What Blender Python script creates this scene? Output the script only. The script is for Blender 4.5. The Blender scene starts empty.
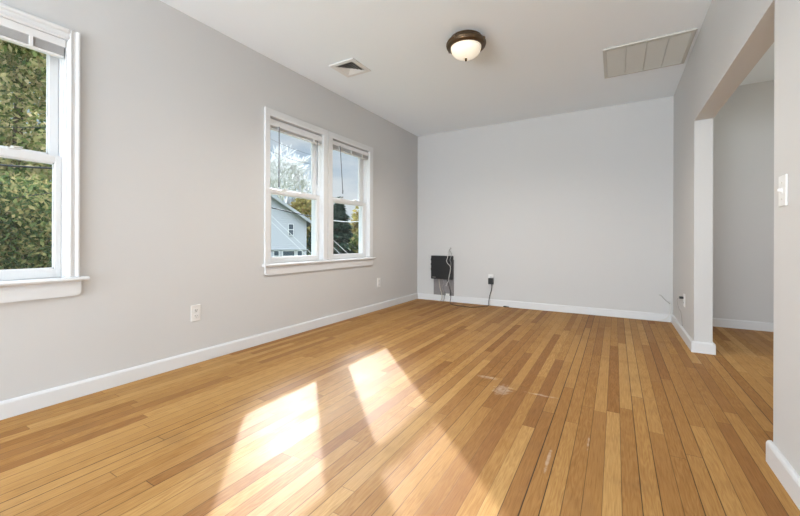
import bpy, bmesh, math, random
from mathutils import Vector, Matrix
random.seed(7)
S = bpy.context.scene
COL = S.collection
PI = math.pi

# ------------------------------------------------------------------ camera
H = 2.44
XL, XR, YB = -2.5766, 0.5354, 4.9058
cd = bpy.data.cameras.new('camera'); cam = bpy.data.objects.new('camera', cd); COL.objects.link(cam)
cd.sensor_width = 36; cd.lens = 367.175 / 800 * 36
cd.shift_y = (240.376 - 258) / 800
cd.clip_start = 0.02; cd.clip_end = 500
yaw, roll = 0.5309, 0.003
fw = Vector((-math.sin(yaw), math.cos(yaw), 0)); r0 = Vector((math.cos(yaw), math.sin(yaw), 0)); u0 = Vector((0, 0, 1))
rr = math.cos(roll) * r0 + math.sin(roll) * u0; uu = -math.sin(roll) * r0 + math.cos(roll) * u0
m = Matrix((rr, uu, -fw)).transposed().to_4x4(); m.translation = (0, 0, 0.8745)
cam.matrix_world = m
S.camera = cam

# ------------------------------------------------------------------ world, sun, area lights, exposure
SKY_STRENGTH = 0.86
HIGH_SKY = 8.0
SUN_STRENGTH = 5.8
REAR_POWER = 8.0
BOUNCE_POWER = 500.0
LEFT_POWER = 30.0
LAMP_POWER = 72.0
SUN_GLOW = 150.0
SIDE_POWER = 27.0
EXPOSURE = 0.08
vs = S.view_settings
vs.view_transform = 'Standard'; vs.look = 'None'; vs.gamma = 1; vs.use_curve_mapping = False; vs.exposure = EXPOSURE

w = bpy.data.worlds.new('sky'); S.world = w; w.use_nodes = True
nt = w.node_tree; nt.nodes.clear()
def N(t, typ, **kw):
    n = t.nodes.new(typ)
    for k, v in kw.items():
        if k in n.inputs.keys() if isinstance(k, str) else False: n.inputs[k].default_value = v
        else: setattr(n, k, v)
    return n
tc = N(nt, 'ShaderNodeTexCoord'); mp = N(nt, 'ShaderNodeMapping'); mp.inputs['Scale'].default_value = (1, 1, 2.6)
nz = N(nt, 'ShaderNodeTexNoise'); nz.inputs['Scale'].default_value = 3.2; nz.inputs['Detail'].default_value = 6; nz.inputs['Roughness'].default_value = .55
cr = N(nt, 'ShaderNodeValToRGB')
cr.color_ramp.elements[0].position = .42; cr.color_ramp.elements[0].color = (.52, .65, .79, 1)
cr.color_ramp.elements[1].position = .60; cr.color_ramp.elements[1].color = (.84, .89, .94, 1)
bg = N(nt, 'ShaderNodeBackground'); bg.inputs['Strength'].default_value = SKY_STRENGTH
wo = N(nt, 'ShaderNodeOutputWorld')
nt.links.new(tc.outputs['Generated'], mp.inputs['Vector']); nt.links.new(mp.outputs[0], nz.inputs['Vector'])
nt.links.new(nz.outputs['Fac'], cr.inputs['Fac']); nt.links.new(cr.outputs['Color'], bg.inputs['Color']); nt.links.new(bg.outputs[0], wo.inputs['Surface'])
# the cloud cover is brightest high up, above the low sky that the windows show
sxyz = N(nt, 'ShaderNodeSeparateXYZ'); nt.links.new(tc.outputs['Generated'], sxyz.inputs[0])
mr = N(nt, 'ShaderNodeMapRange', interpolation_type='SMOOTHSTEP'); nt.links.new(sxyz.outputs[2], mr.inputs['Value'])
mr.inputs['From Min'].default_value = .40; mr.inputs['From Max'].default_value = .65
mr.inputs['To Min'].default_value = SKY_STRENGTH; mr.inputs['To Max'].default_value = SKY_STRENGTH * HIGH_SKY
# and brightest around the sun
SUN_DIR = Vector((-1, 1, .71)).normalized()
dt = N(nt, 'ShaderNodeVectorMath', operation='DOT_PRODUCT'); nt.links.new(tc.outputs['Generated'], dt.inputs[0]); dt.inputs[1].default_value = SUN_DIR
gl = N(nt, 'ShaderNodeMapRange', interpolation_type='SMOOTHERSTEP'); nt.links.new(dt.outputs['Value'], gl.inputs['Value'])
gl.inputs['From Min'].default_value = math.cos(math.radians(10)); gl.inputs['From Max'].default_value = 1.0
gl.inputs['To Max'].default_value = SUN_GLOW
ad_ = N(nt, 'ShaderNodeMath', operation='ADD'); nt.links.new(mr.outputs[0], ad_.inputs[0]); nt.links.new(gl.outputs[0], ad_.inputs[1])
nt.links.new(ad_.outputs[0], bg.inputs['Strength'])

sd = bpy.data.lights.new('sun', 'SUN'); so = bpy.data.objects.new('sun', sd); COL.objects.link(so)
sd.energy = SUN_STRENGTH; sd.angle = math.radians(.8); sd.color = (1.0, .98, .97)
so.location = (-12, 14, 10)
so.rotation_euler = Vector((1, -1, -.71)).to_track_quat('-Z', 'Y').to_euler()

def area(name, loc, direction, sx, sy, power, color):
    d = bpy.data.lights.new(name, 'AREA'); o = bpy.data.objects.new(name, d); COL.objects.link(o)
    d.shape = 'RECTANGLE'; d.size = sx; d.size_y = sy; d.energy = power; d.color = color
    o.location = loc; o.rotation_euler = Vector(direction).to_track_quat('-Z', 'Z').to_euler()
    return o
YR = -6.4                                   # rear wall of the room, behind the camera
area('rear_fill', (-1.02, YR - .03, 1.42), (0, 1, .04), 2.6, 1.6, REAR_POWER, (.83, .92, 1.0))  # fill light added behind the camera, at the rear opening
area('left_fill', (XL + .03, -2.2, 1.4), (1, .75, .15), 1.6, 1.4, LEFT_POWER, (.83, .92, 1.0))  # fill light added at the left wall, which has no window here
area('bounce_fill', (-1.2, -4.0, .5), (.3, .6, 1), 2.2, 3.0, BOUNCE_POWER, (.83, .92, 1.0))  # large soft fill added behind the camera, aimed up and forward
area('side_fill', (3.33, 3.1, 1.35), (-1, 0, .35), 1.5, 1.3, SIDE_POWER, (1.0, .97, .94))  # fill light added to brighten the side room

# ------------------------------------------------------------------ helpers
def lin(c):
    return tuple(((v / 255) / 12.92 if v / 255 <= .04045 else ((v / 255 + .055) / 1.055) ** 2.4) for v in c) + (1,)

def mat(name, color, rough=.5, spec=.5, metal=0, bump=0, bscale=200, var=0, vscale=8, emit=None, estr=0, coat=0):
    M = bpy.data.materials.new(name); M.use_nodes = True
    t = M.node_tree; b = t.nodes['Principled BSDF']
    b.inputs['Base Color'].default_value = color; b.inputs['Roughness'].default_value = rough
    b.inputs['Specular IOR Level'].default_value = spec; b.inputs['Metallic'].default_value = metal
    b.inputs['Coat Weight'].default_value = coat
    g = t.nodes.new('ShaderNodeNewGeometry')
    if var:
        n = t.nodes.new('ShaderNodeTexNoise'); n.inputs['Scale'].default_value = vscale; n.inputs['Detail'].default_value = 4
        t.links.new(g.outputs['Position'], n.inputs['Vector'])
        mx = t.nodes.new('ShaderNodeMix'); mx.data_type = 'RGBA'
        mx.inputs['A'].default_value = tuple(c * (1 - var) for c in color[:3]) + (1,)
        mx.inputs['B'].default_value = tuple(min(1, c * (1 + var)) for c in color[:3]) + (1,)
        t.links.new(n.outputs['Fac'], mx.inputs['Factor']); t.links.new(mx.outputs['Result'], b.inputs['Base Color'])
    if bump:
        n = t.nodes.new('ShaderNodeTexNoise'); n.inputs['Scale'].default_value = bscale; n.inputs['Detail'].default_value = 3
        t.links.new(g.outputs['Position'], n.inputs['Vector'])
        bp = t.nodes.new('ShaderNodeBump'); bp.inputs['Strength'].default_value = bump; bp.inputs['Distance'].default_value = .002
        t.links.new(n.outputs['Fac'], bp.inputs['Height']); t.links.new(bp.outputs['Normal'], b.inputs['Normal'])
    if emit:
        b.inputs['Emission Color'].default_value = emit; b.inputs['Emission Strength'].default_value = estr
    return M

class MB:
    """collects shapes into one bmesh"""
    def __init__(s): s.bm = bmesh.new()
    def box(s, a, b, bevel=0, seg=2):
        x0, x1 = sorted((a[0], b[0])); y0, y1 = sorted((a[1], b[1])); z0, z1 = sorted((a[2], b[2]))
        t = bmesh.new(); bmesh.ops.create_cube(t, size=1)
        for v in t.verts:
            v.co = Vector(((x0 + x1) / 2 + v.co.x * (x1 - x0), (y0 + y1) / 2 + v.co.y * (y1 - y0), (z0 + z1) / 2 + v.co.z * (z1 - z0)))
        if bevel: bmesh.ops.bevel(t, geom=t.edges[:], offset=bevel, segments=seg, affect='EDGES', profile=.5)
        s.add(t); return s
    def add(s, t, M=None):
        vm = {}
        for v in t.verts: vm[v] = s.bm.verts.new(M @ v.co if M else v.co)
        for f in t.faces:
            try: nf = s.bm.faces.new([vm[v] for v in f.verts]); nf.smooth = f.smooth
            except ValueError: pass
        t.free()
    def extrude(s, prof, axis, a, b):
        """prof: 2-D outline (u,v) swept along axis between a and b; axis 0: (u,v)=(y,z), 1: (x,z), 2: (x,y)"""
        def P(u, v, t):
            return ((t, u, v), (u, t, v), (u, v, t))[axis]
        A = [s.bm.verts.new(P(u, v, a)) for u, v in prof]; B = [s.bm.verts.new(P(u, v, b)) for u, v in prof]
        n = len(prof)
        for i in range(n): s.bm.faces.new((A[i], A[(i + 1) % n], B[(i + 1) % n], B[i]))
        s.bm.faces.new(A[::-1]); s.bm.faces.new(B)
        return s
    def tube(s, pts, r, n=8, smooth_path=True):
        pts = [Vector(p) for p in pts]
        if smooth_path and len(pts) > 2:
            out = []
            for i in range(len(pts) - 1):
                p0 = pts[max(0, i - 1)]; p1 = pts[i]; p2 = pts[i + 1]; p3 = pts[min(len(pts) - 1, i + 2)]
                for k in range(6):
                    t = k / 6
                    out.append(.5 * ((2 * p1) + (-p0 + p2) * t + (2 * p0 - 5 * p1 + 4 * p2 - p3) * t * t + (-p0 + 3 * p1 - 3 * p2 + p3) * t ** 3))
            out.append(pts[-1]); pts = out
        rs = r if isinstance(r, (list, tuple)) else None
        rings = []
        prev = None
        for i, p in enumerate(pts):
            d = (pts[min(i + 1, len(pts) - 1)] - pts[max(i - 1, 0)])
            d = d.normalized() if d.length > 1e-9 else Vector((0, 0, 1))
            if prev is None:
                a = d.orthogonal().normalized()
            else:
                a = (prev - d * prev.dot(d)); a = a.normalized() if a.length > 1e-6 else d.orthogonal().normalized()
            prev = a; b = d.cross(a)
            ra = r if rs is None else rs[0] + (rs[1] - rs[0]) * i / (len(pts) - 1)
            rings.append([s.bm.verts.new(p + ra * (a * math.cos(2 * PI * k / n) + b * math.sin(2 * PI * k / n))) for k in range(n)])
        for i in range(len(rings) - 1):
            for k in range(n):
                f = s.bm.faces.new((rings[i][k], rings[i][(k + 1) % n], rings[i + 1][(k + 1) % n], rings[i + 1][k])); f.smooth = True
        s.bm.faces.new(rings[0][::-1]); s.bm.faces.new(rings[-1])
        return s
    def lathe(s, prof, c=(0, 0, 0), n=48, axis='Z', smooth=True):
        """prof: (radius, height) list around an axis through c"""
        def P(r, h, a):
            x, y, z = r * math.cos(a), r * math.sin(a), h
            if axis == 'Y': x, y, z = x, z, y
            if axis == 'X': x, y, z = z, x, y
            return (c[0] + x, c[1] + y, c[2] + z)
        rings = []
        for r, h in prof:
            if r < 1e-6: rings.append([s.bm.verts.new(P(0, h, 0))])
            else: rings.append([s.bm.verts.new(P(r, h, 2 * PI * k / n)) for k in range(n)])
        for A, B in zip(rings, rings[1:]):
            for k in range(n):
                k2 = (k + 1) % n
                q = [A[k % len(A)], A[k2 % len(A)], B[k2 % len(B)], B[k % len(B)]]
                u = []
                for v in q:
                    if v not in u: u.append(v)
                if len(u) > 2:
                    f = s.bm.faces.new(u); f.smooth = smooth
        return s
    def build(s, name, material, parent=None):
        if parent is not None:
            o0 = ORG.get(parent.name, Vector((0, 0, 0)))
            for v in s.bm.verts: v.co -= o0
        bmesh.ops.recalc_face_normals(s.bm, faces=s.bm.faces[:])
        me = bpy.data.meshes.new(name); s.bm.to_mesh(me); s.bm.free()
        o = bpy.data.objects.new(name, me); COL.objects.link(o)
        me.materials.append(material)
        if parent is not None:
            o.parent = parent; ORG[o.name] = ORG.get(parent.name, Vector((0, 0, 0)))
        return o
ORG = {}
def tag(o, label, cat, group=None, kind=None):
    o['label'] = label; o['category'] = cat
    if group: o['group'] = group
    if kind: o['kind'] = kind
    return o
def thing(name, label, cat, loc, group=None):
    o = bpy.data.objects.new(name, None); COL.objects.link(o); o.location = loc; o.empty_display_size = .1
    ORG[o.name] = Vector(loc)
    return tag(o, label, cat, group)
def struct_empty(name, loc, label=None):
    o = bpy.data.objects.new(name, None); COL.objects.link(o); o.location = loc; ORG[o.name] = Vector(loc)
    o['kind'] = 'structure'; o['label'] = label or name; o['category'] = name.split('_')[0]
    return o
def struct(name, mb, material, label, cat):
    o = mb.build(name, material); o['kind'] = 'structure'; o['label'] = label; o['category'] = cat
    return o

# ------------------------------------------------------------------ materials
M_wall = mat('wall_paint', (.603, .60, .594, 1), .75, .25, bump=.12, bscale=260, var=.012, vscale=2)
M_ceil = mat('ceiling_paint', (.85, .90, .94, 1), .85, .2, bump=.08, bscale=260)
M_trim = mat('trim_paint', (.70, .71, .72, 1), .38, .4, bump=.05, bscale=90)
M_vinyl = mat('white_vinyl', (.70, .71, .72, 1), .3, .45)
M_blind = mat('blind_enamel', (.74, .745, .75, 1), .4, .4)
M_slat = mat('blind_slats', (.60, .60, .60, 1), .5, .3)
M_plate = mat('white_plastic', (.78, .775, .76, 1), .35, .5)
M_dark = mat('dark_slot', (.03, .03, .03, 1), .6, .3)
M_black = mat('black_plastic', (.012, .013, .015, 1), .35, .45, bump=.05, bscale=300)
M_greyboard = mat('grey_board', (.235, .22, .225, 1), .7, .3, var=.08, vscale=20)
M_tan = mat('tan_cable_jacket', (.50, .45, .37, 1), .5, .4)
M_greycable = mat('grey_cable_jacket', (.36, .35, .335, 1), .5, .4)
M_palecable = mat('pale_cable_jacket', (.66, .65, .63, 1), .5, .4)
M_cord = mat('black_cord', (.02, .018, .017, 1), .5, .4)
M_bronze = mat('oiled_bronze', (.115, .075, .042, 1), .38, .5, metal=.75, var=.25, vscale=30)
M_bowl = mat('alabaster_glass', (.85, .80, .70, 1), .3, .5, emit=(1.0, .88, .68, 1), estr=.42, var=.05, vscale=25)
M_grille = mat('grille_enamel', (.56, .56, .525, 1), .5, .35)
M_grilleback = mat('grille_backing', (.36, .36, .335, 1), .9, .1)  # darker flat backing behind the grille louvres
M_vent = mat('vent_enamel', (.74, .735, .725, 1), .45, .4)
M_ventdark = mat('duct_interior', (.05, .05, .048, 1), .8, .2)
M_wand = mat('clear_grey_wand', (.16, .17, .19, 1), .25, .5)
M_lock = mat('lock_metal', (.62, .61, .58, 1), .35, .5, metal=.3)

def glass_mat():
    M = bpy.data.materials.new('window_glass'); M.use_nodes = True; t = M.node_tree; t.nodes.clear()
    tr = N(t, 'ShaderNodeBsdfTransparent'); tr.inputs['Color'].default_value = (.95, .965, .965, 1)
    gl = N(t, 'ShaderNodeBsdfGlossy'); gl.inputs['Roughness'].default_value = .02
    fr = N(t, 'ShaderNodeLayerWeight'); fr.inputs['Blend'].default_value = .5
    pw = N(t, 'ShaderNodeMath', operation='POWER'); pw.inputs[1].default_value = 4; t.links.new(fr.outputs['Facing'], pw.inputs[0])
    ml = N(t, 'ShaderNodeMath', operation='MULTIPLY_ADD'); ml.inputs[1].default_value = .35; ml.inputs[2].default_value = .03
    mx = N(t, 'ShaderNodeMixShader'); o = N(t, 'ShaderNodeOutputMaterial')
    t.links.new(pw.outputs[0], ml.inputs[0]); t.links.new(ml.outputs[0], mx.inputs[0])
    t.links.new(tr.outputs[0], mx.inputs[1]); t.links.new(gl.outputs[0], mx.inputs[2]); t.links.new(mx.outputs[0], o.inputs['Surface'])
    return M
M_glass = glass_mat()

def floor_mat():
    M = bpy.data.materials.new('oak_strip_floor'); M.use_nodes = True; t = M.node_tree
    b = t.nodes['Principled BSDF']; L = t.links.new
    def math_(op, a, c=None, d=None):
        n = N(t, 'ShaderNodeMath', operation=op)
        for i, v in enumerate((a, c, d)):
            if v is None: continue
            if isinstance(v, (int, float)): n.inputs[i].default_value = v
            else: L(v, n.inputs[i])
        return n.outputs[0]
    def wn(*v):
        n = N(t, 'ShaderNodeTexWhiteNoise', noise_dimensions='3D'); c = N(t, 'ShaderNodeCombineXYZ')
        for i, q in enumerate(v):
            if isinstance(q, (int, float)): c.inputs[i].default_value = q
            else: L(q, c.inputs[i])
        L(c.outputs[0], n.inputs['Vector']); return n
    def mixc(fac, a, c, blend='MIX'):
        n = N(t, 'ShaderNodeMix'); n.data_type = 'RGBA'; n.blend_type = blend
        if isinstance(fac, (int, float)): n.inputs['Factor'].default_value = fac
        else: L(fac, n.inputs['Factor'])
        for k, v in (('A', a), ('B', c)):
            if isinstance(v, tuple): n.inputs[k].default_value = v
            else: L(v, n.inputs[k])
        return n.outputs['Result']
    g = N(t, 'ShaderNodeNewGeometry'); sp = N(t, 'ShaderNodeSeparateXYZ'); L(g.outputs['Position'], sp.inputs[0])
    X, Y = sp.outputs[0], sp.outputs[1]
    PW = .0572
    u = math_('DIVIDE', math_('ADD', X, 5.013), PW); row = math_('FLOOR', u); fu = math_('FRACT', u)
    rn = wn(row, 3.3, 0); rs = N(t, 'ShaderNodeSeparateColor'); L(rn.outputs['Color'], rs.inputs[0])
    ln = math_('MULTIPLY_ADD', rs.outputs[0], 1.1, .75)
    v = math_('DIVIDE', math_('ADD', Y, math_('MULTIPLY_ADD', rs.outputs[1], 7, 20)), ln); brd = math_('FLOOR', v); fv = math_('FRACT', v)
    bn = wn(row, brd, 1.7); bs = N(t, 'ShaderNodeSeparateColor'); L(bn.outputs['Color'], bs.inputs[0])
    # gaps
    du = math_('MULTIPLY', math_('SUBTRACT', .5, math_('ABSOLUTE', math_('SUBTRACT', fu, .5))), PW)
    dv = math_('MULTIPLY', math_('SUBTRACT', .5, math_('ABSOLUTE', math_('SUBTRACT', fv, .5))), ln)
    gw = math_('MULTIPLY_ADD', math_('POWER', rs.outputs[2], 3), .0016, .0006)
    gu = N(t, 'ShaderNodeMapRange'); L(du, gu.inputs['Value']); L(gw, gu.inputs['From Min']); L(math_('ADD', gw, .0008), gu.inputs['From Max'])
    gv = N(t, 'ShaderNodeMapRange'); L(dv, gv.inputs['Value']); gv.inputs['From Min'].default_value = .0006; gv.inputs['From Max'].default_value = .0016
    open_ = math_('MINIMUM', gu.outputs[0], gv.outputs[0])        # 1 on wood, 0 in a gap
    # grain
    cc = N(t, 'ShaderNodeCombineXYZ'); L(math_('MULTIPLY_ADD', bs.outputs[0], 31, math_('MULTIPLY', X, 1)), cc.inputs[0]); L(math_('MULTIPLY_ADD', bs.outputs[1], 17, math_('MULTIPLY', Y, .045)), cc.inputs[1])
    n1 = N(t, 'ShaderNodeTexNoise'); n1.inputs['Scale'].default_value = 170; n1.inputs['Detail'].default_value = 5; L(cc.outputs[0], n1.inputs['Vector'])
    c2 = N(t, 'ShaderNodeCombineXYZ'); L(math_('MULTIPLY_ADD', bs.outputs[2], 31, X), c2.inputs[0]); L(math_('MULTIPLY_ADD', bs.outputs[0], 17, math_('MULTIPLY', Y, .12)), c2.inputs[1])
    n2 = N(t, 'ShaderNodeTexNoise'); n2.inputs['Scale'].default_value = 26; n2.inputs['Detail'].default_value = 2; L(c2.outputs[0], n2.inputs['Vector'])
    ring = math_('MULTIPLY_ADD', math_('SINE', math_('MULTIPLY', n2.outputs['Fac'], 55)), .5, .5)
    # broad wear
    n3 = N(t, 'ShaderNodeTexNoise'); n3.inputs['Scale'].default_value = 1.3; n3.inputs['Detail'].default_value = 3; L(g.outputs['Position'], n3.inputs['Vector'])
    ramp = N(t, 'ShaderNodeValToRGB'); e = ramp.color_ramp.elements
    e[0].position = 0; e[0].color = FLOOR_DARK
    e[1].position = 1; e[1].color = FLOOR_LIGHT
    x = ramp.color_ramp.elements.new(.30); x.color = tuple(.35 * p + .65 * q for p, q in zip(FLOOR_DARK, FLOOR_MID))
    x = ramp.color_ramp.elements.new(.75); x.color = tuple(.25 * p + .75 * q for p, q in zip(FLOOR_LIGHT, FLOOR_MID))
    L(math_('MULTIPLY_ADD', bn.outputs['Value'], .86, math_('MULTIPLY', n3.outputs['Fac'], .14)), ramp.inputs['Fac'])
    col = mixc(math_('POWER', n1.outputs['Fac'], 1.3), ramp.outputs['Color'], (.60, .52, .42, 1), 'MULTIPLY')
    col = mixc(math_('MULTIPLY', ring, math_('MULTIPLY', bs.outputs[1], .42)), col, (.62, .46, .32, 1), 'MULTIPLY')
    c6 = N(t, 'ShaderNodeCombineXYZ'); L(math_('MULTIPLY_ADD', bs.outputs[1], 31, X), c6.inputs[0]); L(math_('MULTIPLY', Y, .02), c6.inputs[1])
    n6 = N(t, 'ShaderNodeTexNoise'); n6.inputs['Scale'].default_value = 520; n6.inputs['Detail'].default_value = 2; L(c6.outputs[0], n6.inputs['Vector'])
    r6 = N(t, 'ShaderNodeMapRange'); L(n6.outputs['Fac'], r6.inputs['Value']); r6.inputs['From Min'].default_value = .50; r6.inputs['From Max'].default_value = .72
    col = mixc(math_('MULTIPLY', r6.outputs[0], .5), col, (.55, .42, .30, 1), 'MULTIPLY')
    n4 = N(t, 'ShaderNodeTexNoise'); n4.inputs['Scale'].default_value = 5; n4.inputs['Detail'].default_value = 6; L(g.outputs['Position'], n4.inputs['Vector'])
    r4 = N(t, 'ShaderNodeMapRange'); L(n4.outputs['Fac'], r4.inputs['Value']); r4.inputs['From Min'].default_value = .55; r4.inputs['From Max'].default_value = .78
    col = mixc(math_('MULTIPLY', r4.outputs[0], .35), col, (.22, .115, .05, 1))          # darker worn blotches
    # pale scuffs where the finish is scraped
    for (sx, sy, rad, wdt) in SCUFFS:
        dx = math_('DIVIDE', math_('SUBTRACT', X, sx), wdt); dy = math_('DIVIDE', math_('SUBTRACT', Y, sy), rad)
        dd = math_('ADD', math_('MULTIPLY', dx, dx), math_('MULTIPLY', dy, dy))
        n5 = N(t, 'ShaderNodeTexNoise'); n5.inputs['Scale'].default_value = 45; n5.inputs['Detail'].default_value = 5; L(g.outputs['Position'], n5.inputs['Vector'])
        mk = N(t, 'ShaderNodeMapRange'); L(math_('SUBTRACT', math_('MULTIPLY', n5.outputs['Fac'], 1.7), dd), mk.inputs['Value'])
        mk.inputs['From Min'].default_value = .3; mk.inputs['From Max'].default_value = .95
        col = mixc(math_('MULTIPLY', mk.outputs[0], .45), col, (.68, .57, .46, 1))
    gapc = mixc(math_('MULTIPLY', math_('SUBTRACT', 1, open_), math_('MULTIPLY_ADD', math_('POWER', rs.outputs[2], 1.5), .6, .38)), col, (.045, .022, .010, 1))
    L(gapc, b.inputs['Base Color'])
    rg = math_('MULTIPLY_ADD', n4.outputs['Fac'], .16, FLOOR_ROUGH)
    L(math_('ADD', rg, math_('MULTIPLY', bs.outputs[1], .06)), b.inputs['Roughness'])
    b.inputs['Specular IOR Level'].default_value = FLOOR_SPEC
    h = math_('ADD', math_('MULTIPLY', open_, 1.0), math_('MULTIPLY', n1.outputs['Fac'], .10))
    h = math_('ADD', h, math_('MULTIPLY', bs.outputs[2], .25))
    bp = N(t, 'ShaderNodeBump'); bp.inputs['Strength'].default_value = .35; bp.inputs['Distance'].default_value = .0012
    L(h, bp.inputs['Height']); L(bp.outputs[0], b.inputs['Normal'])
    return M
FLOOR_DARK = (.32, .143, .043, 1); FLOOR_MID = (.50, .272, .084, 1); FLOOR_LIGHT = (.63, .385, .145, 1)
FLOOR_ROUGH = .45; FLOOR_SPEC = .19
SCUFFS = [(-.57, 2.16, .12, .075), (-.70, 2.31, .035, .10), (-.23, 1.56, .14, .010), (-.10, 1.80, .10, .006), (-.36, 2.20, .018, .13)]
M_floor = floor_mat()

# ------------------------------------------------------------------ room shell
WT = .14; XE = 3.25; YS = .9
W1 = (.05, .805, .655, 1.955); W2 = (2.150, 2.825, .655, 1.945); W3 = (2.955, 3.635, .655, 1.945)
struct('floor', MB().box((XL - WT, YR - .12, -.12), (XE + .12, YB + .12, 0)), M_floor, 'honey oak strip floor', 'floor')
struct('ceiling', MB().box((XL - WT, YR - .12, H), (XE + .12, YB + .12, H + .12)), M_ceil, 'flat white ceiling', 'ceiling')
def wall_with_holes(axis, lo, hi, a0, a1, holes, z0=0, z1=H):
    """one watertight slab; holes are (a, b, za, zb)"""
    mb = MB()
    As = sorted({a0, a1, *[h[0] for h in holes], *[h[1] for h in holes]})
    Zs = sorted({z0, z1, *[h[2] for h in holes], *[h[3] for h in holes]})
    solid = lambda i, j: 0 <= i < len(As) - 1 and 0 <= j < len(Zs) - 1 and not any(h[0] <= (As[i] + As[i + 1]) / 2 <= h[1] and h[2] <= (Zs[j] + Zs[j + 1]) / 2 <= h[3] for h in holes)
    vc = {}
    def V(d, i, j):
        k = (d, i, j)
        if k not in vc:
            c = (lo, hi)[d]; vc[k] = mb.bm.verts.new((c, As[i], Zs[j]) if axis == 0 else (As[i], c, Zs[j]))
        return vc[k]
    for i in range(len(As) - 1):
        for j in range(len(Zs) - 1):
            if not solid(i, j): continue
            for d in (0, 1): mb.bm.faces.new([V(d, i, j), V(d, i + 1, j), V(d, i + 1, j + 1), V(d, i, j + 1)])
            for (di, dj, p, q) in ((-1, 0, (i, j), (i, j + 1)), (1, 0, (i + 1, j), (i + 1, j + 1)), (0, -1, (i, j), (i + 1, j)), (0, 1, (i, j + 1), (i + 1, j + 1))):
                if not solid(i + di, j + dj): mb.bm.faces.new([V(0, *p), V(0, *q), V(1, *q), V(1, *p)])
    return mb
OPEN = (1.985, 3.682, -.01, 1.828)
RT = .115
struct('wall_left', wall_with_holes(0, XL - WT, XL, YR - .12, YB + .12, [W1, W2, W3]), M_wall, 'long pale greige wall with the windows', 'wall')
struct('wall_back', MB().box((XL, YB, 0), (XE + .12, YB + .12, H)), M_wall, 'pale greige end wall', 'wall')
struct('wall_right', wall_with_holes(0, XR, XR + RT, YR, YB, [(OPEN[0], OPEN[1], 0, OPEN[3])]), M_wall, 'right wall with a wide cased opening', 'wall')
RW = (-2.32, .28, .62, 2.22)  # opening added for the rear fill light
struct('wall_rear', wall_with_holes(1, YR - .12, YR, XL, XE + .12, [RW]), M_wall, 'wall behind the camera', 'wall')
SW = (2.35, 3.85, .70, 2.0)  # opening added for the side room fill light
struct('wall_east', wall_with_holes(0, XE, XE + .12, YR, YB, [SW]), M_wall, 'outer wall of the side room', 'wall')
struct('wall_south', MB().box((XR + RT, YS - .1, 0), (XE, YS, H)), M_wall, 'near wall of the side room', 'wall')

# baseboards -------------------------------------------------------
BH, BT = .086, .017
def base_prof(s=1, x=0):        # profile (u, z) with u out from the wall
    return [(x, 0), (x + s * BT, 0), (x + s * BT, BH - .012), (x + s * (BT - .004), BH - .004), (x + s * (BT - .010), BH), (x, BH)]
struct('baseboard_left', MB().extrude(base_prof(1, XL), 1, YR, YB), M_trim, 'white baseboard along the window wall', 'baseboard')
struct('baseboard_back', MB().extrude([(YB - u, z) for u, z in base_prof()], 0, XL + BT, XR - BT), M_trim, 'white baseboard along the end wall', 'baseboard')
mb = MB().extrude(base_prof(-1, XR), 1, OPEN[1] - BT, YB)
mb.extrude([(OPEN[1] - u, z) for u, z in base_prof()], 0, XR, XR + RT).extrude(base_prof(1, XR + RT), 1, OPEN[1] - BT, YB)
struct('baseboard_right', mb, M_trim, 'white baseboard wrapping the short wall stub', 'baseboard')
mb = MB().extrude(base_prof(-1, XR), 1, YR, OPEN[0] + BT)
mb.extrude([(OPEN[0] + u, z) for u, z in base_prof()], 0, XR, XR + RT).extrude(base_prof(1, XR + RT), 1, YS, OPEN[0] + BT)
struct('baseboard_near', mb, M_trim, 'white baseboard at the near end of the opening', 'baseboard')
struct('baseboard_side', MB().extrude([(YB - u, z) for u, z in base_prof()], 0, XR + RT + BT, XE), M_trim, 'white baseboard in the side room', 'baseboard')

# ------------------------------------------------------------------ windows
def sash(parent, name, y0, y1, z0, z1, gy0, gy1, gz0, gz1, xf, xb, lock=None):
    """frame between (y0,y1,z0,z1) with glass opening (gy0..gz1); xf = room-side face"""
    mb = MB()
    mb.box((xb, y0, z0), (xf, gy0, z1), .002).box((xb, gy1, z0), (xf, y1, z1), .002)
    mb.box((xb, gy0 - .001, z0), (xf, gy1 + .001, gz0), .002).box((xb, gy0 - .001, gz1), (xf, gy1 + .001, z1), .002)
    # thin glazing bead around the glass
    bx = xf - .008
    mb.box((bx - .01, gy0 - .001, gz0), (bx, gy0 + .007, gz1)).box((bx - .01, gy1 - .007, gz0), (bx, gy1 + .001, gz1))
    mb.box((bx - .01, gy0, gz0 - .001), (bx, gy1, gz0 + .007)).box((bx - .01, gy0, gz1 - .007), (bx, gy1, gz1 + .001))
    o = mb.build(name, M_vinyl, parent)
    xm = (xf + xb) / 2
    MB().box((xm - .002, gy0 - .004, gz0 - .004), (xm + .002, gy1 + .004, gz1 + .004)).build('glass', M_glass, o)
    if lock:
        for ly in lock:
            k = MB().box((xf - .026, ly - .024, z1), (xf - .004, ly + .024, z1 + .008), .002)
            k.lathe([(.011, 0), (.011, .013), (0, .014)], (xf - .015, ly, z1 + .006), 16).box((xf - .02, ly, z1 + .012), (xf + .006, ly + .03, z1 + .018), .002)
            k.build('sash_lock', M_lock, o)
    return o

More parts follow.
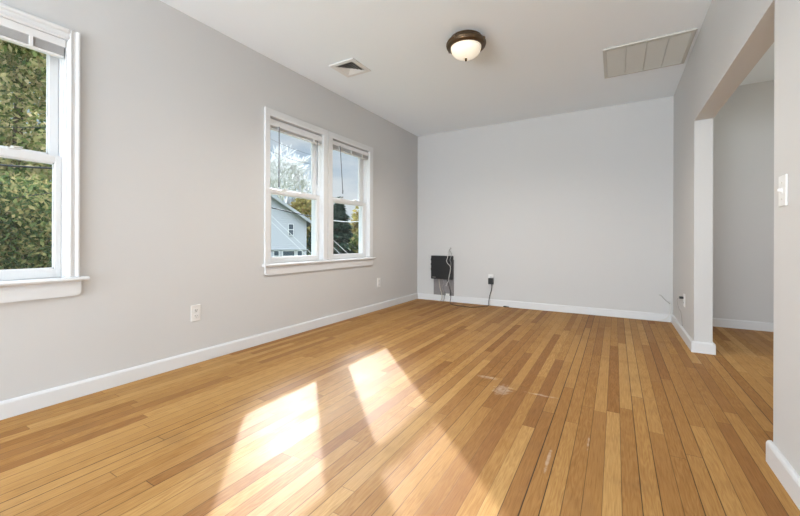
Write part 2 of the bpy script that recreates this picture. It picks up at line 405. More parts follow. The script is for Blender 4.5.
def double_hung(name, op, lower, upper, label, locks):
    y0, y1, z0, z1 = op
    root = struct_empty(name, (XL, (y0 + y1) / 2, z0), label)
    # vinyl frame lining the opening: sides, head and sill
    mb = MB()
    xo, xi = XL - WT, XL - .022
    fw_ = .012
    mb.box((xo, y0, z0), (xi, y0 + fw_, z1), .002).box((xo, y1 - fw_, z0), (xi, y1, z1), .002)
    mb.box((xo, y0, z1 - .03), (xi, y1, z1), .002).box((xo, y0, z0), (xi - .006, y1, z0 + .012))
    # track ribs on both jambs
    for xx in (XL - .026, XL - .0665, XL - .112):
        mb.box((xx - .003, y0 + fw_ - .001, z0), (xx + .003, y0 + fw_ + .0015, z1 - .02)).box((xx - .003, y1 - fw_ - .0015, z0), (xx + .003, y1 - fw_ + .001, z1 - .02))
    mb.build('window_frame', M_vinyl, root)
    # painted wood jamb strips between casing and vinyl
    mb = MB().box((xi, y0, z0), (XL, y0 + .006, z1)).box((xi, y1 - .006, z0), (XL, y1, z1)).box((xi, y0, z1 - .006), (XL, y1, z1))
    mb.build('jamb', M_trim, root)
    sash(root, 'upper_sash', y0 + .014, y1 - .014, 1.286, z1 - .03, upper[0], upper[1], 1.337, 1.885, XL - .072, XL - .106)
    sash(root, 'lower_sash', y0 + .014, y1 - .014, z0 + .0135, 1.326, lower[0], lower[1], .716, 1.287, XL - .030, XL - .064, locks)
    return root
w1 = double_hung('window_1', W1, (.115, .765), (.115, .752), 'near double-hung window with autumn trees behind', [.42 + .19, .42 - .19])
w2 = double_hung('window_2', W2, (2.205, 2.775), (2.205, 2.768), 'left window of the twin pair', [2.36, 2.60])
w3 = double_hung('window_3', W3, (3.03, 3.562), (3.03, 3.558), 'right window of the twin pair', [3.17, 3.41])

CT = .02
# sculpted casing of the near window
def fluted(side, y0, y1, z0, z1, mb):
    """vertical board, y0 = inner edge, y1 = outer edge"""
    s = 1 if y1 > y0 else -1; wd = abs(y1 - y0); X = XL
    f = [(0, 0), (0, .012), (.10, .014), (.16, .019), (.30, .019), (.36, .015), (.62, .015), (.66, .020), (.80, .024), (.94, .024), (1, .020), (1, 0)]
    mb.extrude([(X + d, y0 + s * wd * q) for q, d in f], 2, z0, z1)
def fluted_head(y0, y1, z0, z1, mb):
    f = [(0, 0), (0, .012), (.10, .014), (.16, .019), (.30, .019), (.36, .015), (.62, .015), (.66, .020), (.80, .024), (.94, .024), (1, .020), (1, 0)]
    mb.extrude([(XL + d, z0 + (z1 - z0) * q) for q, d in f], 1, y0, y1)
mb = MB(); fluted(0, W1[1], .855, .668, 2.014, mb); fluted(0, W1[0], -.015, .668, 2.014, mb)
fluted_head(W1[0] - .001, W1[1] + .001, W1[3], 2.014, mb)
mb.build('casing', M_trim, w1)
def stool_prof():
    a = XL - .026
    return [(a, .646), (XL + .038, .646), (XL + .044, .650), (XL + .048, .657), (XL + .044, .665), (XL + .038, .668), (a, .668)]
def apron(y0, y1, z0, mb):
    mb.extrude([(y0, .646), (y0, z0 + .02), (y0 + .006, z0 + .006), (y0 + .02, z0), (y1 - .02, z0), (y1 - .006, z0 + .006), (y1, z0 + .02), (y1, .646)], 0, XL, XL + .020)
mb = MB().extrude(stool_prof(), 1, W1[0] + .001, W1[1] - .001)
mb = MB().extrude([(XL, z) if x < XL else (x, z) for x, z in stool_prof()], 1, -.05, .892)
mb.box((XL - .024, W1[0] + .001, .6551), (XL, W1[1] - .001, .668))
mb.build('windowsill', M_trim, w1)
mb = MB(); apron(-.02, .862, .566, mb); mb.build('apron', M_trim, w1)
def plain_casing(y0, y1, zt, op, mb):
    mb.box((XL, y0, .668), (XL + CT, op[0] + .004, zt), .003).box((XL, op[1] - .004, .668), (XL + CT, y1, zt), .003)
    mb.box((XL, op[0] + .003, op[3] - .004), (XL + CT - .0005, op[1] - .003, zt), .003)
mb = MB(); plain_casing(2.102, 2.886, 2.005, W2, mb); mb.build('casing', M_trim, w2)
mb = MB(); plain_casing(2.892, 3.704, 2.005, W3, mb); mb.build('casing', M_trim, w3)
t1 = struct_empty('trim_1', (XL, 2.9, .57), 'shared white sill under the twin windows')
mb = MB().extrude([(XL, z) if x < XL else (x, z) for x, z in stool_prof()], 1, 2.085, 3.724)
for op in (W2, W3): mb.box((XL - .024, op[0] + .001, .6551), (XL, op[1] - .001, .668))
mb.build('windowsill', M_trim, t1)
mb = MB(); apron(2.108, 3.706, .574, mb); mb.build('apron', M_trim, t1)

# unseen window frames added around the rear and side room fill lights
def plain_window(name, axis, c, a0, a1, z0, z1, label):
    root = struct_empty(name, (0, 0, 0), label)
    mb = MB()
    def bx(p0, p1, q0, q1, d=.05):
        if axis == 1: mb.box((p0, c - d / 2, q0), (p1, c + d / 2, q1))
        else: mb.box((c - d / 2, p0, q0), (c + d / 2, p1, q1))
    bx(a0, a0 + .05, z0, z1); bx(a1 - .05, a1, z0, z1); bx(a0 + .05, a1 - .05, z0, z0 + .05); bx(a0 + .05, a1 - .05, z1 - .05, z1)
    mb.build('window_frame', M_vinyl, root)
    return root
plain_window('window_added_rear', 1, YR - .09, RW[0], RW[1], RW[2], RW[3], 'added window frame around the rear fill light')
plain_window('window_5', 0, XE + .05, SW[0], SW[1], SW[2], SW[3], 'added window frame around the side room fill light')

# ------------------------------------------------------------------ blinds (raised)
def blind(op, zt, label, hr, n, wand=None, clips=(), cords=(), group='raised mini blinds'):
    y0, y1 = op[0] + .008, op[1] - .008
    root = thing('window_blind', label, 'blind', (XL - .01, (y0 + y1) / 2, zt - .1), group)
    x0, x1 = XL - .027, XL + .004
    zr = zt - hr
    MB().box((x0, y0, zr), (x1, y1, zt), .003).build('headrail', M_blind, root)
    mb = MB()
    zz = zr - .003
    for i in range(n):
        dz = .0031
        mb.extrude([(x0 + .003, zz - .0018), (x0 + .014, zz - .0006), (x1 - .003, zz - .0018), (x1 - .003, zz - .0003), (x0 + .014, zz + .0009), (x0 + .003, zz - .0003)], 1, y0 + .006, y1 - .006)
        zz -= dz
    mb.build('slat_stack', M_slat, root)
    MB().box((x0 + .004, y0 + .006, zz - .014), (x1 - .004, y1 - .006, zz - .001), .003).build('bottom_rail', M_blind, root)
    for cy in clips:
        MB().box((x1 - .002, cy - .008, zz - .012), (x1 + .003, cy + .008, zr + .004), .0015).build('ladder_tape', M_blind, root)
    for cy in cords:
        MB().tube([(x1 - .002, cy, zr), (x1 + .001, cy, zr - .14), (x1 - .002, cy + .002, zr - .44)], .0028, 6).build('lift_cord', M_wand, root)
    if wand:
        y, zl, dy = wand
        wd = MB().tube([(x1 + .006, y, zr + .006), (x1 + .008, y + dy * .15, zr - .03), (x1 + .006, y + dy, zl)], .0042, 8, False).build('wand', M_wand, root)
        MB().lathe([(0, 0), (.0065, .002), (.0065, .035), (.004, .04), (0, .04)], (x1 + .006, y + dy, zl - .02), 10).build('grip', M_wand, wd)
    return root
blind((W1[0], W1[1]), 1.954, 'raised white blind at the top of the large near window', .042, 13, clips=(.14, .66))
blind((W2[0], W2[1]), 1.925, 'raised white blind with a long wand in the left twin window', .056, 5, wand=(2.255, 1.36, .0), clips=(2.255, 2.70), cords=(2.745,))
blind((W3[0], W3[1]), 1.930, 'raised white blind with a short slanting wand in the right twin window', .044, 10, wand=(3.085, 1.40, .05), clips=(3.085, 3.29, 3.50))

# ------------------------------------------------------------------ outlets and switch
def wall_frame(center, normal):
    n = Vector(normal); z = Vector((0, 0, 1)); x = z.cross(n)
    M = Matrix((x, n, z)).transposed().to_4x4(); M.translation = Vector(center)   # local x along wall, y out of wall, z up
    return M
def place(mb, M):
    for v in mb.bm.verts: v.co = M @ v.co
    return mb
def outlet(center, normal, label):
    M = wall_frame(center, normal)
    root = thing('wall_outlet', label, 'outlet', center, 'duplex wall outlets')
    place(MB().box((-.035, 0, -.057), (.035, .006, .057), .0025), M).build('cover_plate', M_plate, root)
    for s in (-1, 1):
        r = place(MB().box((-.017, .004, s * .0205 - .0145), (.017, .0085, s * .0205 + .0145), .004), M).build('receptacle', M_plate, root)
        place(MB().box((-.0085, .007, s * .0205 - .004), (-.0055, .0090, s * .0205 + .007)).box((.0055, .007, s * .0205 - .003), (.0085, .0090, s * .0205 + .006))
              .lathe([(.0028, .007), (.0028, .009), (0, .009)], (0, 0, s * .0205 - .0085), 10, 'Y'), M).build('slots', M_dark, r)
    place(MB().lathe([(.003, .005), (.003, .0075), (0, .008)], (0, 0, 0), 10, 'Y'), M).build('screw', M_lock, root)
    return root
outlet((XL, 1.517, .354), (1, 0, 0), 'white outlet on the window wall between the near window and the twin pair')
outlet((XL, 3.858, .342), (1, 0, 0), 'white outlet low on the window wall just before the far corner')
outlet((-1.452, YB, .365), (0, -1, 0), 'white outlet on the end wall with a black adapter plugged in')
outlet((XR, 4.13, .345), (-1, 0, 0), 'white outlet on the short wall stub beside the opening')
c = (XR, 1.884, 1.062); M = wall_frame(c, (-1, 0, 0))
sw = thing('light_switch', 'white toggle light switch on the near wall beside the opening', 'switch', c)
place(MB().box((-.035, 0, -.057), (.035, .006, .057), .0025), M).build('cover_plate', M_plate, sw)
place(MB().box((-.005, .004, -.012), (.005, .0075, .012)).box((-.0035, .006, -.002), (.0035, .018, .007), .001), M).build('toggle', M_plate, sw)
for s in (-1, 1):
    place(MB().lathe([(.003, .005), (.003, .0075), (0, .008)], (0, 0, s * .03), 10, 'Y'), M).build('screw', M_lock, sw)

# ------------------------------------------------------------------ black box with cables on the end wall
bb = MB().box((-2.300, YB - .010, .085), (-1.985, YB, .60), .001).build('backing_board', M_greyboard)
tag(bb, 'grey backing board on the end wall under the black box', 'board')
bx = thing('equipment_box', 'square black equipment box mounted on the end wall near the far corner', 'box', (-2.155, YB - .01, .316))
MB().box((-2.322, YB - .058, .318), (-1.990, YB - .010, .655), .006).build('body', M_black, bx)
for zc in (.60, .53, .46): MB().box((-2.330, YB - .05, zc - .012), (-2.322, YB - .025, zc + .012), .002).build('side_latch', M_black, bx)
mb = MB().box((-2.298, YB - .0595, .340), (-2.245, YB - .058, .347)); mb.build('badge', M_greycable, bx)
mb = MB().box((-2.312, YB - .0605, .372), (-2.000, YB - .058, .376)).box((-2.312, YB - .0605, .325), (-2.000, YB - .058, .329)); mb.build('cover_seam', M_dark, bx)
# bundle of cables that comes out of the wall above the box, loops over its front edge and drops behind
yf = YB - .064
mb = MB().tube([(-2.035, YB - .004, .775), (-2.050, YB - .03, .745), (-2.062, YB - .045, .715), (-2.052, yf, .68), (-2.058, yf - .004, .63), (-2.070, yf - .008, .585), (-2.050, yf - .006, .545),
                (-2.020, yf - .004, .515), (-2.012, yf - .004, .47), (-2.022, yf, .41), (-2.035, yf, .35), (-2.05, yf + .015, .30), (-2.075, YB - .03, .27), (-2.10, YB - .02, .22)], .0042, 8)
cbl = mb.build('cable', M_palecable); tag(cbl, 'pale looping cable running down the front of the black box', 'cable')
mb = MB().tube([(-2.028, YB - .004, .765), (-2.045, YB - .024, .735), (-2.010, YB - .05, .70), (-2.000, YB - .066, .665), (-2.020, yf - .003, .60), (-2.005, yf - .003, .55), (-2.02, yf - .002, .44), (-2.045, yf + .004, .34), (-2.04, YB - .03, .28), (-2.02, YB - .02, .22), (-2.00, YB - .021, .13)], .0034, 8)
cb2 = mb.build('cable', M_greycable); tag(cb2, 'thin grey cable behind the pale one at the black box edge', 'cable')
mb = MB().tube([(-2.205, YB - .03, .322), (-2.205, YB - .022, .26), (-2.19, YB - .020, .18), (-2.165, YB - .028, .11), (-2.155, YB - .034, .06), (-2.165, YB - .05, .012), (-2.19, YB - .075, .0062)], .0055, 8)
cb3 = mb.build('cable', M_tan); tag(cb3, 'tan cable hanging from the black box down to the floor', 'cable')
mb = MB().tube([(-2.15, YB - .03, .322), (-2.13, YB - .024, .27), (-2.155, YB - .022, .20), (-2.125, YB - .028, .12), (-2.118, YB - .034, .06), (-2.125, YB - .05, .012), (-2.14, YB - .08, .0062)], .0045, 8)
cb4 = mb.build('cable', M_greycable); tag(cb4, 'grey cable hanging beside the tan one below the black box', 'cable')
pl = MB().box((-2.10, YB - .034, .088), (-2.045, YB - .010, .115), .003).build('junction_block', M_plate); tag(pl, 'small white junction block at the foot of the grey board', 'junction block')
# black cord from the box along the floor and up to the outlet on its right
ad = thing('power_adapter', 'black plug-in power adapter in the end wall outlet with its cord trailing over the floor', 'adapter', (-1.445, YB - .009, .33))
MB().box((-1.478, YB - .052, .288), (-1.412, YB - .0095, .372), .008, 3).build('body', M_black, ad)
MB().lathe([(.006, 0), (.005, .022), (.0045, .022), (0, .022)], (-1.432, YB - .03, .268), 10).build('strain_relief', M_black, ad)
cord = [(-2.075, YB - .034, .308), (-2.06, YB - .025, .25), (-2.03, YB - .022, .14), (-2.02, YB - .035, .06), (-2.015, YB - .07, .008), (-1.95, YB - .20, .006), (-1.86, YB - .275, .006), (-1.74, YB - .295, .006), (-1.63, YB - .31, .006),
        (-1.56, YB - .25, .006), (-1.50, YB - .16, .006), (-1.465, YB - .07, .008), (-1.472, YB - .035, .05), (-1.458, YB - .028, .14), (-1.435, YB - .03, .22), (-1.432, YB - .03, .272)]
MB().tube(cord, .0042, 8).build('cord', M_cord, ad)
clp = MB().box((-1.275, YB - .045, 0), (-1.235, YB - .018, .014), .004).lathe([(.005, 0), (.005, .03), (0, .032)], (-1.235, YB - .032, .007), 8, 'X').build('cable_end', M_cord)
tag(clp, 'small dark cable end lying against the end wall baseboard', 'cable end')
# right-hand corner: thin wires
mb = MB().tube([(.415, YB - .002, .285), (.43, YB - .02, .282), (.46, YB - .03, .245), (.505, YB - .035, .20)], .004, 6)
o = mb.build('wire', M_greycable); tag(o, 'thin grey wire stub poking from the end wall by the right corner', 'wire')
mb = MB().tube([(.505, YB - .006, .225), (.515, YB - .03, .18), (.505, YB - .03, .12), (.49, YB - .03, .06), (.44, YB - .035, .02), (.36, YB - .03, .006), (.20, YB - .026, .006), (.0, YB - .024, .006), (-.25, YB - .026, .006), (-.5, YB - .024, .006)], .0035, 6)
o = mb.build('wire', M_palecable); tag(o, 'pale wire drooping to the floor along the end wall baseboard', 'wire')
pk = thing('phone_plug', 'dark plug in the outlet on the short wall stub', 'plug', (XR - .009, 4.13, .365))
MB().box((XR - .040, 4.115, .357), (XR - .0095, 4.148, .378), .003).build('body', M_black, pk)
MB().tube([(XR - .038, 4.131, .365), (XR - .055, 4.12, .35), (XR - .05, 4.10, .29), (XR - .03, 4.09, .23), (XR - .021, 4.09, .12)], .0022, 6).build('lead', M_greycable, pk)

# ------------------------------------------------------------------ ceiling lamp
LX, LY = -1.0, 2.70
lamp = thing('ceiling_lamp', 'flush ceiling lamp with a bronze ring and frosted glass bowl', 'lamp', (LX, LY, H))
MB().lathe([(.0, 0), (.10, 0), (.118, -.004), (.124, -.014), (.122, -.022), (.132, -.028), (.145, -.036), (.151, -.046), (.152, -.054), (.147, -.060), (.149, -.066), (.144, -.073), (.132, -.080), (.122, -.082), (.117, -.078), (.114, -.05), (0, -.05)],
           (LX, LY, H), 64).build('ring', M_bronze, lamp)
R_, D_ = .1155, .086
prof = [(R_ * math.cos(a), -.076 - D_ * math.sin(a)) for a in [i / 16 * PI / 2 for i in range(17)]]
prof[-1] = (0, -.076 - D_)
MB().lathe(prof, (LX, LY, H), 64).build('glass_bowl', M_bowl, lamp)
MB().lathe([(0, 0), (.010, -.001), (.011, -.004), (.006, -.008), (.009, -.013), (.008, -.019), (0, -.022)], (LX, LY, H - .076 - D_ + .002), 20).build('finial', M_bronze, lamp)
ld = bpy.data.lights.new('lamp_light', 'SPOT'); lo = bpy.data.objects.new('lamp_light', ld); COL.objects.link(lo)
ld.energy = LAMP_POWER; ld.spot_size = math.radians(165); ld.spot_blend = .6; ld.shadow_soft_size = .03; ld.color = (1.0, .93, .83)
lo.location = (LX, LY, H - .21)
for k in range(4):
    a = math.radians(-100 + 90 * k)
    kx, ky = LX + .151 * math.cos(a), LY + .151 * math.sin(a)
    MB().lathe([(0, .010), (.008, .008), (.011, 0), (.008, -.008), (.004, -.012), (.006, -.016), (0, -.020)], (kx, ky, H - .052), 16).build('knob', M_bronze, lamp)

# ------------------------------------------------------------------ ceiling register (dark, square, four-way)
VX, VY, VH = -2.08, 2.642, .135
vent = thing('ceiling_vent', 'small square white ceiling register with dark louvres', 'vent', (VX, VY, H))
mb = MB()
fwid = .038
for (a0, a1, b0, b1) in ((-VH, VH, -VH, -VH + fwid), (-VH, VH, VH - fwid, VH), (-VH, -VH + fwid, -VH + fwid, VH - fwid), (VH - fwid, VH, -VH + fwid, VH - fwid)):
    mb.box((VX + a0, VY + b0, H - .010), (VX + a1, VY + b1, H), .002)
mb.build('frame', M_vent, vent)
q = VH - fwid
MB().box((VX - q, VY - q, H - .001), (VX + q, VY + q, H)).build('duct_opening', M_ventdark, vent)
for k in range(4):
    ro = q - .001 - k * .023; ri = ro - .015            # each concentric louvre flares outwards and down
    mb = MB()
    lo_ = [(ro, ro), (-ro, ro), (-ro, -ro), (ro, -ro)]; hi_ = [(ri, ri), (-ri, ri), (-ri, -ri), (ri, -ri)]
    A = [mb.bm.verts.new((VX + a, VY + b, H - .0125)) for a, b in lo_]; B = [mb.bm.verts.new((VX + a, VY + b, H - .003)) for a, b in hi_]
    A2 = [mb.bm.verts.new((VX + a * (1 - .0012 / ro), VY + b * (1 - .0012 / ro), H - .0125)) for a, b in lo_]; B2 = [mb.bm.verts.new((VX + a * (1 - .0012 / ri), VY + b * (1 - .0012 / ri), H - .003)) for a, b in hi_]
    for e in range(4):
        f = (e + 1) % 4
        mb.bm.faces.new((A[e], A[f], B[f], B[e])); mb.bm.faces.new((A2[e], B2[e], B2[f], A2[f])); mb.bm.faces.new((A[e], A2[e], A2[f], A[f])); mb.bm.faces.new((B[e], B[f], B2[f], B2[e]))
    mb.build('louvre', M_vent, vent)

# ------------------------------------------------------------------ return air grille
g0, g1, k0, k1 = -.095, .512, 3.418, 4.018
gr = thing('return_grille', 'large square beige return air grille on the ceiling', 'grille', ((g0 + g1) / 2, (k0 + k1) / 2, H))
fb = .026
mb = MB()
for (a0, a1, b0, b1) in ((g0, g1, k0, k0 + fb), (g0, g1, k1 - fb, k1), (g0, g0 + fb, k0 + fb, k1 - fb), (g1 - fb, g1, k0 + fb, k1 - fb)):
    mb.box((a0, b0, H - .014), (a1, b1, H), .003)
mb.build('frame', M_grille, gr)
MB().box((g0 + fb, k0 + fb, H - .002), (g1 - fb, k1 - fb, H)).build('backing', M_grilleback, gr)
mb = MB(); n = 44
for i in range(n):
    yy = k0 + fb + (i + .5) * (k1 - k0 - 2 * fb) / n
    mb.extrude([(yy - .0055, H - .003), (yy + .0045, H - .011), (yy + .0055, H - .0102), (yy - .0045, H - .0022)], 0, g0 + fb, g1 - fb)
mb.build('louvre', M_grille, gr)
for i in range(1, 4):
    xx = g0 + fb + i * (g1 - g0 - 2 * fb) / 4
    MB().box((xx - .004, k0 + fb, H - .0135), (xx + .004, k1 - fb, H - .003), .001).build('divider', M_grille, gr)

# ------------------------------------------------------------------ outside
M_lawn = mat('lawn', (.10, .13, .05, 1), .9, .1, var=.4, vscale=.8)
M_siding = None
def siding():
    M = mat('lap_siding', (.43, .44, .465, 1), .6, .3); t = M.node_tree; b = t.nodes['Principled BSDF']
    g = N(t, 'ShaderNodeNewGeometry'); s = N(t, 'ShaderNodeSeparateXYZ'); t.links.new(g.outputs['Position'], s.inputs[0])
    m1 = N(t, 'ShaderNodeMath', operation='MULTIPLY'); m1.inputs[1].default_value = 5.2; t.links.new(s.outputs[2], m1.inputs[0])
    m2 = N(t, 'ShaderNodeMath', operation='FRACT'); t.links.new(m1.outputs[0], m2.inputs[0])
    bp = N(t, 'ShaderNodeBump'); bp.inputs['Strength'].default_value = .9; bp.inputs['Distance'].default_value = .06; bp.invert = True
    t.links.new(m2.outputs[0], bp.inputs['Height']); t.links.new(bp.outputs[0], b.inputs['Normal'])
    return M
M_siding = siding()
M_shingle = mat('roof_shingle', (.16, .16, .175, 1), .85, .2, var=.3, vscale=6)
M_rake = mat('rake_board', (.42, .43, .45, 1), .5, .3)
M_hglass = mat('house_window_glass', (.06, .08, .11, 1), .1, .6)
M_htrim = mat('house_trim', (.78, .79, .80, 1), .5, .3)
M_bark = mat('bark', (.11, .085, .065, 1), .9, .1, var=.3, vscale=10)
M_palebark = mat('pale_bark', (.74, .72, .71, 1), .8, .2, var=.2, vscale=6)
M_greybark = mat('grey_bark', (.34, .34, .36, 1), .8, .2, var=.2, vscale=6)
M_linedark = mat('dark_utility_line', (.02, .022, .026, 1), .6, .3)
M_linepale = mat('pale_utility_line', (.72, .72, .72, 1), .5, .3)
def leaf_mat(name, cols):
    M = bpy.data.materials.new(name); M.use_nodes = True; t = M.node_tree; t.nodes.clear()
    g = N(t, 'ShaderNodeNewGeometry'); r = N(t, 'ShaderNodeValToRGB'); r.color_ramp.interpolation = 'LINEAR'
    e = r.color_ramp.elements
    while len(e) < len(cols): e.new(.5)
    for i, cc in enumerate(cols): e[i].position = i / (len(cols) - 1); e[i].color = cc + (1,)
    t.links.new(g.outputs['Random Per Island'], r.inputs['Fac'])
    d = N(t, 'ShaderNodeBsdfDiffuse'); tr = N(t, 'ShaderNodeBsdfTranslucent'); mx = N(t, 'ShaderNodeMixShader'); mx.inputs[0].default_value = .4
    o = N(t, 'ShaderNodeOutputMaterial')
    t.links.new(r.outputs[0], d.inputs[0]); t.links.new(r.outputs[0], tr.inputs[0]); t.links.new(d.outputs[0], mx.inputs[1]); t.links.new(tr.outputs[0], mx.inputs[2]); t.links.new(mx.outputs[0], o.inputs[0])
    return M
L_mix = leaf_mat('turning_leaves', [(.04, .07, .025), (.15, .20, .065), (.28, .30, .12), (.46, .40, .19), (.62, .50, .30), (.10, .14, .05)])
L_green = leaf_mat('deep_green_leaves', [(.02, .035, .015), (.06, .09, .035), (.12, .16, .06), (.26, .24, .10), (.34, .27, .13)])
L_yellow = leaf_mat('yellow_leaves', [(.30, .25, .09), (.42, .34, .12), (.20, .20, .07), (.34, .22, .09)])
L_dark = leaf_mat('evergreen_needles', [(.022, .045, .035), (.04, .075, .055), (.06, .10, .07)])
GZ = -2.0
gnd = MB().box((-90, -60, GZ - .2), (60, 110, GZ)); struct('ground', gnd, M_lawn, 'lawn outside the windows', 'ground')
def leaf_mesh(blobs, n, size, rnd, flat=.0):
    """n leaf quads scattered through ellipsoid clumps (centre, radii)"""
    V, F = [], []
    tot = sum(b[1][0] * b[1][1] * b[1][2] for b in blobs) ** 1
    for (c, r) in blobs:
        k = int(n * r[0] * r[1] * r[2] / tot)
        for _ in range(k):
            d = Vector((rnd.gauss(0, 1), rnd.gauss(0, 1), rnd.gauss(0, 1))).normalized() * (rnd.random() ** .45)
            p = Vector((c[0] + d.x * r[0], c[1] + d.y * r[1], c[2] + d.z * r[2]))
            a = Vector((rnd.gauss(0, 1), rnd.gauss(0, 1), rnd.gauss(0, 1) - .4)).normalized(); b = a.orthogonal().normalized()
            b = Matrix.Rotation(rnd.random() * 6.28, 3, a) @ b
            s = size * (.6 + .8 * rnd.random()); i = len(V)
            V += [p - a * s, p + b * s * .45, p + a * s, p - b * s * .45]; F.append((i, i + 1, i + 2, i + 3))
    return V, F
def mesh_obj(name, V, F, material, parent):
    o0 = ORG[parent.name]
    me = bpy.data.meshes.new(name); me.from_pydata([tuple(Vector(v) - o0) for v in V], [], F); me.update(); me.materials.append(material)
    o = bpy.data.objects.new(name, me); COL.objects.link(o); o.parent = parent; return o
def tree(name, x, y, h, rx, trunk_h, leafm, n, size, label, seed, bark=None, group='trees outside the windows', z0=GZ):
    rnd = random.Random(seed)
    root = thing(name, label, 'tree', (x, y, z0), group)
    mb = MB().tube([(x, y, z0), (x + .1, y, z0 + trunk_h), (x + .05, y + .1, z0 + h * .85)], [rx * .09 + .05, .03], 8)
    blobs = []
    for i in range(16):
        a = rnd.random() * 6.28; q = rnd.random()
        zc = z0 + trunk_h + (h - trunk_h) * (.08 + .84 * q); rr_ = rx * (1 - .55 * abs(q - .35)) * .62
        c = (x + math.cos(a) * rr_ * rnd.random(), y + math.sin(a) * rr_ * rnd.random(), zc)
        blobs.append((c, (rx * (.38 + .2 * rnd.random()), rx * (.38 + .2 * rnd.random()), (h - trunk_h) * (.13 + .08 * rnd.random()))))
        mb.tube([(x + .06, y + .05, zc - .5), c], [.045, .015], 5, False)
    mb.build('trunk', bark or M_bark, root)
    V, F = leaf_mesh(blobs, n, size, rnd); mesh_obj('foliage', V, F, leafm, root)
    return root
def conifer(x, y, h, r, label, seed, leafm=None, group='trees outside the windows'):
    rnd = random.Random(seed)
    root = thing('evergreen_tree', label, 'tree', (x, y, GZ), group)
    MB().tube([(x, y, GZ), (x, y, GZ + h * .95)], [.16, .03], 8, False).build('trunk', M_bark, root)
    V, F = [], []
    for _ in range(4200):
        q = rnd.random() ** .75; z = GZ + .3 + (h - .3) * q; rad = r * (1 - q) * (.35 + .65 * rnd.random() ** .5) * (1 + .15 * math.sin(q * 50)); a = rnd.random() * 6.28
        p = Vector((x + rad * math.cos(a), y + rad * math.sin(a), z)); o = Vector((math.cos(a), math.sin(a), -.35)).normalized()
        b = Vector((-math.sin(a), math.cos(a), .3 * rnd.gauss(0, 1))).normalized(); s = .22 * (.6 + rnd.random()); i = len(V)
        V += [p - o * s, p + b * s * .3, p + o * s, p - b * s * .3]; F.append((i, i + 1, i + 2, i + 3))
    mesh_obj('foliage', V, F, leafm or L_dark, root)
    return root
def bare_tree(x, y, h, label, seed, bark):
    rnd = random.Random(seed)
    root = thing('bare_tree', label, 'tree', (x, y, GZ), 'trees outside the windows')
    mb = MB()
    def grow(p, d, l, r, k):
        e = p + d * l; mb.tube([p, p + d * l * .5 + Vector((rnd.gauss(0, 1), rnd.gauss(0, 1), 0)) * l * .05, e], [r, r * .62], 5 if k > 2 else 4, False)
        if k == 0: return
        for _ in range(4):
            nd = (d + Vector((rnd.gauss(0, .5), rnd.gauss(0, .5), rnd.gauss(.08, .3)))).normalized()
            grow(p + d * l * (.55 + .45 * rnd.random()), nd, l * (.62 + .2 * rnd.random()), max(r * .55, .06), k - 1)
    grow(Vector((x, y, GZ)), Vector((0, 0, 1)), h * .32, h * .022, 5)
    mb.build('branches', bark, root)
    return root
def at(u, v, d):
    """ground position at bearing (u, v) from the windows, d metres away"""
    q = math.hypot(u, v); return u / q * d, v / q * d
x, y = at(-.972, .225, 11.5); tree('leafy_tree', x, y, 9.0, 2.6, 1.0, L_mix, 34000, .065, 'tall turning green and yellow tree filling the near window', 1)
x, y = at(-.975, .225, 6.6); tree('leafy_tree', x, y, 3.5, 1.4, .3, L_green, 30000, .034, 'deep green lower tree in the bottom of the near window', 2)
x, y = at(-.975, .21, 18.5); tree('leafy_tree', x, y, 11.5, 3.4, .8, L_mix, 8000, .09, 'farther tall tree filling gaps behind the turning tree in the near window', 3)
x, y = at(-.705, .71, 56.0); tree('leafy_tree', x, y, 9.2, 4.2, 1.5, L_yellow, 6000, .30, 'yellow brown tree behind the neighbouring roof', 4)
x, y = at(-.688, .726, 50.0); conifer(x, y, 5.6, 1.7, 'dark evergreen beside the corner of the neighbouring house', 5)
x, y = at(-.640, .768, 24.0); conifer(x, y, 5.6, 1.9, 'dark evergreen at the left of the right twin window', 6)
x, y = at(-.655, .757, 30.0); conifer(x, y, 5.6, 1.9, 'dark evergreen standing behind the window mullion', 16)
x, y = at(-.592, .806, 31.0); tree('leafy_tree', x, y, 5.6, 2.3, .5, L_yellow, 5000, .2, 'yellow green tree at the right of the right twin window', 7)
x, y = at(-.572, .820, 18.5); tree('leafy_tree', x, y, 3.9, 1.3, .3, L_green, 4500, .2, 'low green tree at the far right of the right twin window', 8)
x, y = at(-.745, .667, 62.0); bare_tree(x, y, 19.0, 'pale bare tree above the neighbouring roof', 9, M_palebark)
x, y = at(-.705, .709, 78.0); bare_tree(x, y, 18.0, 'bare grey tree right of the pale one above the roof', 10, M_greybark)

# neighbouring house: gable end towards the windows
D = 36.0
def bear(px_dir, d=D): return Vector((px_dir[0] * d, px_dir[1] * d, .8745 + px_dir[2] * d))
A = bear((-.761, .649, .116)); B = bear((-.693, .721, .048))
e1 = Vector((B.x - A.x, B.y - A.y, 0)); wlen = e1.length; e1.normalize()        # along the gable wall, to the right
e2 = Vector((0, 0, 1)); e3 = e1.cross(e2); e3 = e3 if e3.dot(Vector((0, 0, 0)) - A) > 0 else -e3   # towards us
slope = (A.z - B.z) / wlen
HM = Matrix((e1, e3, e2)).transposed().to_4x4(); HM.translation = Vector((A.x, A.y, 0))
hs = thing('house', 'white sided neighbouring house with a dark gable roof', 'house', (A.x, A.y, GZ))
half = wlen - .55; apex = -3.2                    # right corner, ridge position along the wall
left = 2 * apex - half; zap = A.z + slope * (-apex); zev = zap - slope * (half - apex)
dep = 11.0
mb = MB().extrude([(left, GZ), (half, GZ), (half, zev - .15), (apex, zap - .15), (left, zev - .15)], 1, -dep, 0); place(mb, HM).build('walls', M_siding, hs)
ov = .5
mb = MB()
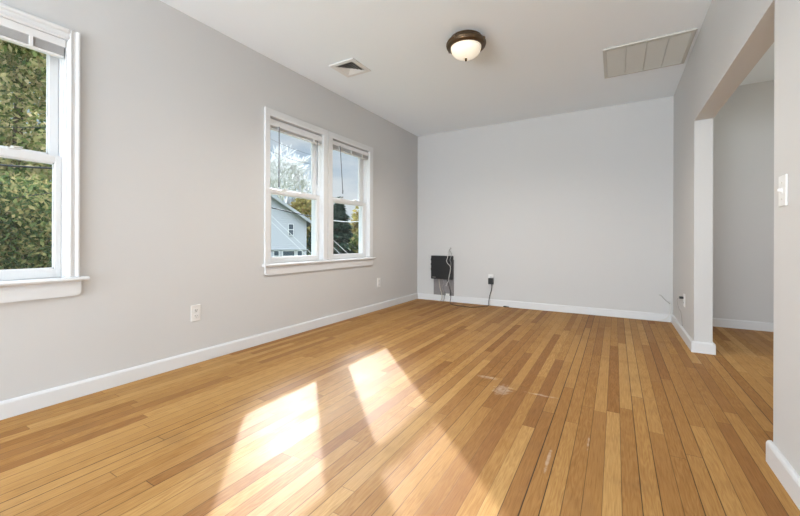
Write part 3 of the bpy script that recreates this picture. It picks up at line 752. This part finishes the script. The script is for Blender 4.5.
for s, ex in ((1, half), (-1, left)):
    xe = ex + s * ov; ze = zap - slope * abs(xe - apex)
    mb.extrude([(apex, zap + .02), (xe, ze + .02), (xe, ze - .16), (apex, zap - .16)], 1, -dep - .3, .38)
place(mb, HM).build('roof', M_shingle, hs)
mb = MB()
for s, ex in ((1, half), (-1, left)):
    xe = ex + s * ov; ze = zap - slope * abs(xe - apex)
    mb.extrude([(apex, zap + .04), (xe, ze + .04), (xe, ze - .26), (apex, zap - .26)], 1, .38, .44)
place(mb, HM).build('rake_board', M_rake, hs)
def hwin(x0, x1, z0, z1):
    t = .05
    mb = MB().box((x0 - t, 0, z0 - t), (x0, .06, z1 + t)).box((x1, 0, z0 - t), (x1 + t, .06, z1 + t)).box((x0, 0, z0 - t), (x1, .06, z0)).box((x0, 0, z1), (x1, .06, z1 + t)).box((x0, 0, (z0 + z1) / 2 - .03), (x1, .05, (z0 + z1) / 2 + .03))
    f = place(mb, HM).build('house_window', M_htrim, hs)
    place(MB().box((x0, 0, z0), (x1, .02, z1)), HM).build('pane', M_hglass, f)
def hx(px):    # along-wall position of a bearing tan about the camera axis
    lat = (px - 400) / 367.175; d = fw + r0 * lat
    n = e3; t = (Vector((A.x, A.y, 0)).dot(n)) / d.dot(n); return (d * t - Vector((A.x, A.y, 0))).dot(e1)
hwin(hx(288.8), hx(293.2), 1.35, 2.35)
for a_, b_ in ((274.2, 278.8), (283, 294.5), (297.5, 302)): hwin(hx(a_), hx(b_), -1.1, -.15)
place(MB().box((half - .14, -.02, GZ), (half + .02, .03, zev - .2)).box((left, 0, -.05), (half, .10, .10)), HM).build('corner_trim', M_siding, hs)

# utility lines
def line(p0, p1, sag, r, m_, label):
    a, b = Vector(p0), Vector(p1); pts = [a.lerp(b, i / 12) - Vector((0, 0, sag * 4 * (i / 12) * (1 - i / 12))) for i in range(13)]
    o = MB().tube(pts, r, 6, False).build('utility_line', m_); return tag(o, label, 'cable', 'overhead lines outside')
def pxp(px, py, d):
    v = fw + r0 * ((px - 400) / 367.175) + u0 * ((240.376 - py) / 367.175); return Vector((0, 0, .8745)) + v * d
line(pxp(-60, 160, 4.1), pxp(75, 170, 4.4), .02, .011, M_linedark, 'thick dark line across the lower near window')
line(pxp(-60, 206, 4.2), pxp(75, 190, 4.5), .02, .006, M_linedark, 'thin dark line lower down in the near window')
line(pxp(-60, 126, 4.1), pxp(75, 128, 4.4), .015, .004, M_linedark, 'thin dark line across the upper near window')
line(pxp(240, 200, 15), pxp(345, 222, 17), .08, .026, M_linedark, 'dark line crossing below the neighbouring roof')
line(pxp(250, 196, 14), pxp(352, 292, 14), .0, .007, M_linepale, 'upper of two pale lines slanting down past the house')
line(pxp(250, 202, 14), pxp(346, 293, 14), .0, .007, M_linepale, 'lower of two pale lines slanting down past the house')
line(pxp(322, 219, 15), pxp(378, 219, 15), .12, .013, M_linepale, 'pale sagging line across the right twin window')
line(pxp(322, 230, 9), pxp(370, 274, 9), .0, .0045, M_linepale, 'upper pale line slanting down in the right twin window')
line(pxp(322, 236, 9), pxp(366, 280, 9), .0, .0045, M_linepale, 'lower pale line slanting down in the right twin window')
line(pxp(250, 128, 30), pxp(323, 158, 30), .3, .010, M_linedark, 'upper thin line across the sky of the twin windows')
line(pxp(250, 140, 30), pxp(323, 166, 30), .4, .010, M_linedark, 'lower thin line across the sky of the twin windows')
